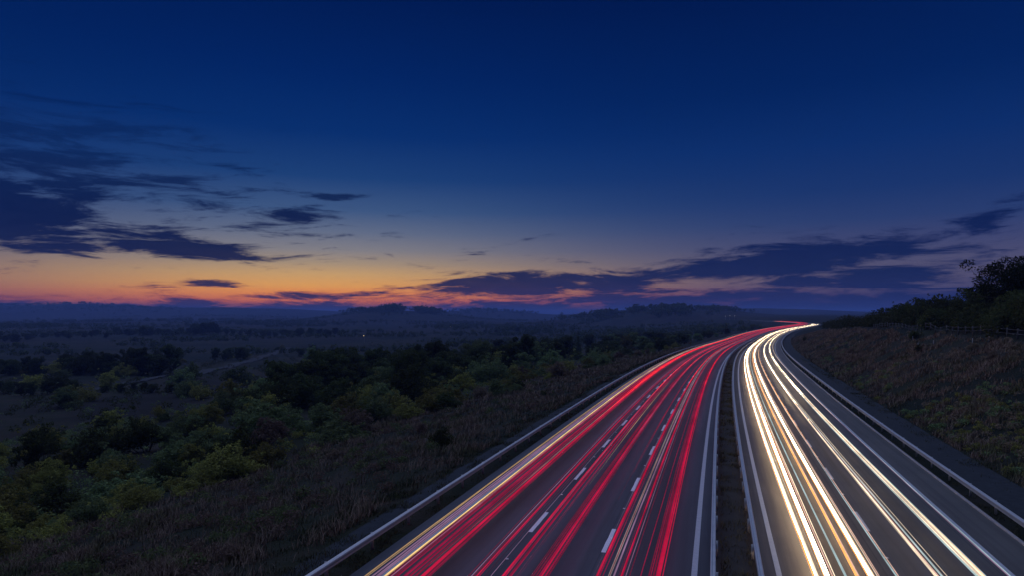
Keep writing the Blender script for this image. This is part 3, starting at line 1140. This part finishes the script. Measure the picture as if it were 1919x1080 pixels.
# dark wood
scatter(40, -122, -64, 105, 210, 1.0, 1.45, 2.1, mixed([(5, tr_(TR_D, Z3, 'dark')), (1, tr_(TR_G, Z3, 'green'))]), 3, lambda px, py, t, y: 500 < px < 1010)
scatter(70, -150, -58, 170, 440, .9, 1.3, 2.3, mixed([(5, tr_(TR_D, Z3B, 'dark')), (1, tr_(TR_G, Z3B, 'green'))]), 4, lambda px, py, t, y: 640 < px < 1290)
scatter(40, -75, -34, 240, 600, .5, .9, 2.4, mixed([(5, tr_(TR_D, Z3C, 'dark')), (1, tr_(TR_G, Z3C, 'green'))]), 5, lambda px, py, t, y: 980 < px < 1420)
# nearest row, along the foot of the slope
scatter(42, -52, -43.0, 18, 240, 1.0, 1.8, 1.2, mixed([(5, sh(SH_Y, Z1, 'yellow-green')), (2, sh(SH_G, Z1, 'grey-green')), (1.3, sh(SH_B, Z1, 'brownish'))]), 1)
# bushes creeping up the slope with distance
scatter(64, -44, -22, 62, 300, .6, 1.3, 1.05, mixed([(3, sh(SH_G, Z7, 'grey-green')), (2.4, sh(SH_Y, Z7, 'yellow-green')), (2, sh(SH_B, Z7, 'brownish')), (1.4, sh(SH_D, Z7, 'dark green'))]), 51,
        lambda px, py, t, y: t < -43 + min(18, (y - 55) * .15))
# thicket
Z2F = 'in the far end of the thicket along the road'
scatter(34, -112, -50, 150, 420, 1.5, 2.5, 1.0, mixed([(4, sh(SH_Y, Z2F, 'yellow-green')), (3.5, sh(SH_G, Z2F, 'grey-green')), (2.2, sh(SH_D, Z2F, 'dark green'))]), 22,
        lambda px, py, t, y: px > 700)
scatter(132, -105, -50, 26, 190, 1.2, 2.6, 0.92, mixed([(3.2, sh(SH_Y, Z2, 'yellow-green')), (3.5, sh(SH_G, Z2, 'grey-green')), (3.2, sh(SH_D, Z2, 'dark green'))]), 2,
        lambda px, py, t, y: True)
for px, py, s_ in ((762, 690, .95), (778, 690, .85), (1084, 672, 1.0), (812, 690, .7)):
    p = at(px, py)
    placed.append((p, 2.0))
    SITES.append(('conifer', CON, 'tree', Z3, 'pointed dark conifer', p, s_))
scatter(16, 36, 52, 92, 150, .52, .80, 2.3, mixed([(1, tr_(TR_D, Z5, 'dark'))]), 41, lambda px, py, t, y: px > 1770)
# small bushes on the slope itself and far verge
scatter(12, -38, -22, 45, 300, .28, .6, 1.6, mixed([(3, sh(SH_B, 'standing out on the brown grass slope', 'low brownish')), (2, sh(SH_D, 'standing out on the brown grass slope', 'low dark green'))]), 6)
# clumps in the fields
for px0, px1, py, hs, n in ((115, 330, 702, 1.5, 14), (-60, 90, 703, 1.3, 7), (400, 470, 676, 1.0, 5), (190, 330, 736, .5, 6), (-20, 150, 740, .7, 7), (560, 640, 668, .9, 5),
                            (215, 370, 629, 1.7, 14), (365, 410, 626, 2.3, 5), (410, 640, 630, 1.4, 18), (60, 215, 632, 1.2, 9), (-60, 60, 640, 1.4, 8), (900, 1050, 626, 1.1, 8)):
    for i in range(n):
        px = px0 + (px1 - px0) * (i + random.random() * .8) / n
        p = at(px, py + random.uniform(-3, 3))
        placed.append((p, 2.5))
        SITES.append(('tree', TR_D, 'tree', Z4, 'dark', p, hs * random.uniform(.8, 1.1)))
scatter(44, -420, -108, 90, 700, 1.6, 3.2, 1.3, mixed([(3, sh(SH_Y, Z4, 'yellow-green')), (3, sh(SH_D, Z4, 'dark green')), (2, sh(SH_G, Z4, 'grey-green'))]), 8, lambda px, py, t, y: px < 640 and py < 775)
# right-hand bank: hedge behind the fence
scatter(44, 33.0, 48, 70, 190, 1.5, 2.5, 0.95, mixed([(1, sh(SH_D, Z5, 'dark green'))]), 9)
scatter(8, 18, 29, 60, 260, .3, .6, 2.0, mixed([(2, sh(SH_D, Z6, 'low dark green')), (2, sh(SH_B, Z6, 'low brownish'))]), 10)

ORD = ['first', 'second', 'third', 'fourth', 'fifth', 'sixth', 'seventh', 'eighth', 'ninth', 'tenth', 'eleventh', 'twelfth', 'thirteenth', 'fourteenth', 'fifteenth',
       'sixteenth', 'seventeenth', 'eighteenth', 'nineteenth', 'twentieth']
TENS = {20: 'twenty', 30: 'thirty', 40: 'forty', 50: 'fifty', 60: 'sixty', 70: 'seventy', 80: 'eighty', 90: 'ninety'}


def ordinal(i):
    if i >= 99:
        return 'hundredth' if i == 99 else 'hundred-and-' + ordinal(i - 100)
    if i < 20:
        return ORD[i]
    a, b = divmod(i + 1, 10)
    if b:
        return TENS[a * 10] + '-' + ORD[b - 1]
    return TENS[a * 10][:-1] + 'ieth' if a < 10 else 'hundredth'


groups = {}
for s_ in SITES:
    groups.setdefault((s_[0], s_[4], s_[3]), []).append(s_)
for (kind, colour, zone), lst in groups.items():
    lst.sort(key=lambda s: pix(s[5])[0])
    for i, (k_, pool, cat, z_, c_, p, sc) in enumerate(lst):
        noun = {'shrub': 'shrub', 'tree': 'broadleaf tree', 'conifer': 'tree'}[kind]
        lab = '%s %s %s from the left, %s' % (ordinal(i), colour, noun, zone)
        if len(lab.split()) > 16:
            lab = lab.replace(' from the left,', ' from left,').replace(' the ', ' ')
        put(kind if kind != 'conifer' else 'conifer_tree', pool, p, sc, lab, '%ss %s' % (cat, zone), cat)

def scrub(name, tlo, thi, ylo, yhi, n, hmin, hmax, per, lsize, mat, label, seed, cond=None):
    r = np.random.default_rng(seed)
    yy = ylo * (yhi / ylo) ** r.random(n)
    t = tlo + (thi - tlo) * r.random(n)
    q = road_pt(yy, 0, 0)
    m = np.interp(yy, YR, MR)
    c = 1 / np.sqrt(1 + m * m)
    x, y = q[:, 0] + t * c, q[:, 1] - t * m * c
    ok = (fbm(x * .8 + y * .6 + 700, y * .8 - x * .6 + 90, 9.0, 3) > .40) & (y > 8)
    if cond is not None:
        ok &= cond(960 + F_PX * x / np.maximum(y, 1))
    x, y = x[ok], y[ok]
    h = hmin + (hmax - hmin) * r.random(len(x)) ** 1.5
    cs = np.stack([x, y, height(x, y) + h * .35], 1)
    V_, f_ = leaves(cs, h, len(x) * per, lsize, seed, .7, .5)
    return obj(name, mesh_np(name, V_, f_), mat, kind='stuff', label=label, category='scrub')


scrub('undergrowth', -112, -46, 22, 330, 1500, .5, 1.4, 60, .13, M_LEAF_G, 'low tangled undergrowth between the shrubs on the left', 31)
scrub('undergrowth', -60, -41, 16, 300, 700, .35, .9, 60, .10, M_LEAF_Y, 'yellowish undergrowth along the foot of the brown slope', 32)
scrub('bank_scrub', 17.5, 31, 24, 330, 800, .18, .55, 60, .075, M_LEAF_B, 'low brownish scrub scattered over the right-hand bank', 33)
scrub('bank_scrub', 16.6, 24, 24, 150, 420, .15, .5, 60, .07, M_LEAF_G, 'low greenish scrub along the foot of the right-hand bank', 34)
scrub('bank_scrub', 16.4, 22, 34, 110, 420, .15, .45, 60, .06, M_LEAF_Y, 'olive scrub at the near foot of the right-hand bank', 40)
scrub('slope_scrub', -44, -19, 12, 260, 800, .18, .65, 60, .075, M_LEAF_B, 'low brownish scrub scattered over the left slope', 35)
scrub('slope_scrub', -45, -22, 12, 260, 600, .18, .75, 60, .08, M_LEAF_G, 'low dark green scrub scattered over the left slope', 36)
scrub('field_scrub', -430, -112, 70, 900, 2600, .6, 2.2, 45, .22, M_LEAF_D, 'dark scrub and bushes spread over the low fields', 38)
scrub('field_scrub', -260, -100, 60, 500, 700, .4, 1.3, 45, .16, M_LEAF_G, 'paler green scrub in the low fields', 39)
scrub('far_hedge', 31.5, 47, 150, 520, 460, 1.6, 4.2, 130, .24, M_LEAF_D, 'far hedge running on along the bank beyond the fence', 37)

# the oaks standing clear on the right skyline
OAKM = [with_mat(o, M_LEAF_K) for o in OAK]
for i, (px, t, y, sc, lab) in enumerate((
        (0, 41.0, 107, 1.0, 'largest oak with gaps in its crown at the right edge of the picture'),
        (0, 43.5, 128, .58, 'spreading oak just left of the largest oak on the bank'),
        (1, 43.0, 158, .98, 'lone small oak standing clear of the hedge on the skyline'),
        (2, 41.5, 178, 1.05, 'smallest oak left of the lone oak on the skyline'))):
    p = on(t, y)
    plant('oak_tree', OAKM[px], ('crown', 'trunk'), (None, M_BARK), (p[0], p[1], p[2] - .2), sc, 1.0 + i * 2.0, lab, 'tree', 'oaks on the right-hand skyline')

# ------------------------------------------------------------------ woods and hedges too far away to count
def blob_wood(name, pts, hs, seed, label, nleaf=46):
    r = np.random.default_rng(seed)
    C = np.asarray(pts, float)
    hs = np.asarray(hs, float)
    cs, rs = [], []
    for c, h in zip(C, hs):
        for j in range(3):
            cs.append(c + np.array([r.normal() * h * .45, r.normal() * h * .45, h * (.35 + .3 * r.random())]))
            rs.append(h * (.28 + .22 * r.random()))
    cs, rs = np.array(cs), np.array(rs)
    n = len(cs) * (nleaf // 3)
    idx = np.repeat(np.arange(len(cs)), nleaf // 3)
    d = r.normal(size=(n, 3))
    d[:, 2] += .2
    d /= np.linalg.norm(d, axis=1)[:, None]
    p = cs[idx] + d * (rs[idx] * (.7 + .35 * r.random(n)))[:, None]
    nr = d + r.normal(size=(n, 3)) * .35
    nr /= np.linalg.norm(nr, axis=1)[:, None]
    a = np.cross(nr, r.normal(size=(n, 3)))
    a /= np.linalg.norm(a, axis=1)[:, None]
    b = np.cross(nr, a)
    L = (rs[idx] * .42)[:, None]
    V_ = np.stack([p - a * L, p + b * L * .7, p + a * L, p - b * L * .7], 1).reshape(-1, 3)
    return obj(name, mesh_np(name, V_, np.arange(n * 4).reshape(-1, 4)), M_LEAF_D, kind='stuff', label=label, category='woodland')


r_ = np.random.default_rng(77)
pts, hs = [], []
# hedgerows across the plain
for i in range(95):
    y0 = 520 * (5200 / 520) ** r_.random()
    px = r_.uniform(-150, 1500)
    x0 = (px - 960) / F_PX * y0
    yr0, t0 = road_st(x0, y0)
    if t0 > -70:
        continue
    L = r_.uniform(60, 260) * (1 + y0 / 2500)
    a = r_.normal() * .22 + (0 if r_.random() < .8 else 1.1)
    n = int(L / (3.6 + y0 / 700))
    for k in range(n):
        if r_.random() < .12:
            continue
        u = k / n - .5
        x, y = x0 + math.cos(a) * L * u + r_.normal() * 2, y0 + math.sin(a) * L * u + r_.normal() * 2
        yr0, t0 = road_st(x, y)
        if t0 > -45:
            continue
        pts.append((x, y, 0))
        hs.append(r_.uniform(2.2, 6.5) * (1 + y0 / 6000))
# woods on the hill tops
for px, rr, hw, dp, nn, hh in ((690, 2450, 50, 90, 80, 15), (735, 2480, 16, 50, 55, 25), (802, 2560, 24, 50, 70, 23), (1130, 1850, 90, 110, 110, 13), (1130, 1830, 22, 50, 50, 19), (1195, 1830, 12, 40, 36, 20), (1260, 1650, 40, 70, 90, 17),
                               (1330, 2050, 60, 110, 100, 15), (910, 4200, 100, 200, 120, 20), (150, 4500, 260, 250, 240, 20), (1000, 1300, 70, 120, 100, 9), (1180, 900, 60, 90, 90, 8), (1330, 880, 60, 80, 90, 8), (870, 1500, 90, 120, 110, 9), (500, 1900, 160, 160, 160, 11), (250, 2400, 200, 160, 160, 12), (60, 1500, 120, 120, 120, 10)):
    for k in range(nn):
        y = rr + r_.normal() * dp
        x = (px + r_.normal() * hw * .55 - 960) / F_PX * y
        yr0, t0 = road_st(x, y)
        if t0 > -45 and y < 1400:
            continue
        pts.append((x, y, 0))
        hs.append(hh * r_.uniform(.55, 1.1))
pts = np.array(pts)
pts[:, 2] = height(pts[:, 0], pts[:, 1])
blob_wood('distant_woodland', pts, hs, 5, 'distant hedgerows and hilltop woods across the plain')

# ------------------------------------------------------------------ track across the fields
def ground_ribbon(name, pix_pts, w, mat, dz=0.12):
    P3 = np.array([at(a, b) for a, b in pix_pts])
    u = np.linspace(0, len(P3) - 1, 60)
    xs = np.interp(u, np.arange(len(P3)), P3[:, 0])
    ys_ = np.interp(u, np.arange(len(P3)), P3[:, 1])
    tn = np.stack([np.gradient(xs), np.gradient(ys_)], 1)
    tn /= np.linalg.norm(tn, axis=1)[:, None]
    rows = []
    for o_ in np.linspace(-w / 2, w / 2, 4):
        x = xs - tn[:, 1] * o_
        y = ys_ + tn[:, 0] * o_
        rows.append(np.stack([x, y, height(x, y) + dz], 1))
    P_ = np.stack(rows, 1)
    me = mesh_np(name, P_.reshape(-1, 3), grid_faces(60, 4))
    return obj(name, me, mat, kind='structure')


ground_ribbon('farm_track', [(330, 712), (380, 699), (440, 686), (500, 668), (540, 653)], 7.5, M_TRACK, .35)
ground_ribbon('earth_path', [(130, 742), (200, 728), (270, 715), (320, 703)], 5.0, M_TRACK, .35)

# ------------------------------------------------------------------ fence on the bank
fence = empty('fence', on(31.0, 60), label='pale post and rail fence along the top of the right-hand bank', category='fence')
fo = np.array(fence.location)
pv, pf = join_np([box_np(-.06, .06, -.06, .06, -.4, 1.22), box_np(-.045, .045, -.045, .045, 1.22, 1.25)])
post_me = mesh_np('post', pv, pf)
post_me.materials.append(M_WOOD)
fy = list(np.arange(44, 165, 2.7))
tops = []
for y in fy:
    p = on(31.0 + .1 * random.random(), y)
    q = obj('post', post_me, None, fence)
    q.location = Vector(p - fo)
    q.rotation_euler = (random.gauss(0, .02), random.gauss(0, .02), random.random() * .4)
    tops.append(p)
tops = np.array(tops)
for a, b in zip(tops[:-1], tops[1:]):
    for hgt in (1.05, .58):
        d = b - a
        nrm = np.array([d[1], -d[0], 0])
        nrm /= np.linalg.norm(nrm)
        rows = []
        for e in (a, b):
            for (s1, s2) in ((-.015, -.035), (.015, -.035), (.015, .035), (-.015, .035)):
                rows.append(e + nrm * (s1 - .08) + np.array([0, 0, hgt + s2]) - fo)
        obj('rail', mesh_np('rail', np.array(rows), np.array([(0, 1, 5, 4), (1, 2, 6, 5), (2, 3, 7, 6), (3, 0, 4, 7), (3, 2, 1, 0), (4, 5, 6, 7)])), M_WOOD, fence)

# young-tree stakes with pale guards on the bank, and weathered stakes on the left slope
M_GUARD = mat_plain('tree_guard_plastic', (.55, .54, .50), 0.6, 0.3)
for i, (px, py, lab) in enumerate(((1711, 641, 'leftmost pale tree guard on the right-hand bank'), (1721, 652, 'pale tree guard lowest of the left three on the right-hand bank'),
                                   (1750, 648, 'third pale tree guard from the left on the right-hand bank'), (1823, 646, 'fourth pale tree guard from the left on the right-hand bank'),
                                   (1854, 642, 'rightmost pale tree guard on the right-hand bank'))):
    p = at(px, py)
    root = empty('tree_guard', p, label=lab, category='tree guard', group='tree guards on the right-hand bank')
    v, f = tube_np(np.array([[0, 0, -.1], [0, 0, .6]]), .05, 8)
    obj('tube', mesh_np('tube', v, f, True), M_GUARD, root)
    v, f = box_np(.055, .08, -.012, .012, -.3, .8)
    obj('stake', mesh_np('stake', v, f), M_WOOD, root)
for px, py, tilt, lab in ((494, 880, .05, 'upright pale weathered stake at the foot of the left slope'), (531, 872, .5, 'leaning pale weathered stake right of the upright one'),
                          (563, 862, -.35, 'pale weathered stake leaning left at the slope foot')):
    p = at(px, py)
    v, f = join_np([tube_np(np.array([[0, 0, -.2], [.02, 0, .5], [.0, .02, 1.1]]), np.array([.055, .05, .035]), 7), tube_np(np.array([[0, 0, .95], [.22, .05, 1.02]]), np.array([.03, .02]), 5)])
    o_ = obj('stake', mesh_np('stake', v, f, True), M_WOOD, None, label=lab, category='stake', group='stakes at the foot of the left slope')
    o_.location = p
    o_.rotation_euler = (0, tilt, 0)

# ------------------------------------------------------------------ a few lit lamps far off on the plain
M_LAMP_W = mat_glow('lamp_white', (1.0, .92, .8), 7)
M_LAMP_Y = mat_glow('lamp_yellow', (1.0, .75, .25), 6)
pole_v, pole_f = join_np([tube_np(np.array([[0, 0, -.3], [0, 0, 7.5], [0, -.3, 7.9], [0, -1.2, 8.0]]), np.array([.11, .08, .06, .05]), 6)])
pole_me = mesh_np('pole', pole_v, pole_f, True)
pole_me.materials.append(M_STEEL)
hv, hf = box_np(-.28, .28, -1.9, -1.15, 7.92, 8.1)
head_me = {}
for k_, mt in (('w', M_LAMP_W), ('y', M_LAMP_Y)):
    head_me[k_] = mesh_np('lamp_head', hv, hf)
    head_me[k_].materials.append(mt)
for i, (px, py, c_, lab) in enumerate(((90, 611, 'w', 'white lit lamp far off at the left edge of the plain'), (345, 612, 'w', 'white lit lamp far off above the left fields'),
                                       (845, 622, 'y', 'yellow lit lamp beyond the dark wood'), (873, 611, 'y', 'small yellow lit lamp below the wooded hill'),
                                       (1360, 601, 'w', 'left white lamp of the row left of the far bend'), (1368, 601, 'w', 'middle white lamp of the row left of the far bend'),
                                       (1377, 601, 'w', 'right white lamp of the row left of the far bend'), (683, 645, 'y', 'yellow lit lamp left of the dark conifers'))):
    p = at(px, py)
    root = empty('street_lamp', p, label=lab, category='lamp', group='lit lamps far off on the plain')
    obj('pole', pole_me, None, root)
    obj('lamp_head', head_me[c_], None, root)

# ------------------------------------------------------------------ haze over the plain
hz_v, hz_f = box_np(-13500, 13500, -13500, 13500, -80, 78)
hm, hg, hout = material('haze_air')
pv_ = hg.node('ShaderNodeVolumePrincipled')
pv_.inputs['Color'].default_value = (.32, .47, 1.0, 1)
pv_.inputs['Density'].default_value = 0.00015
pv_.inputs['Anisotropy'].default_value = 0.0
hg.l.new(pv_.outputs[0], hout.inputs['Volume'])
obj('haze', mesh_np('haze', hz_v, hz_f), hm, kind='stuff', label='thin evening haze over the plain', category='haze')
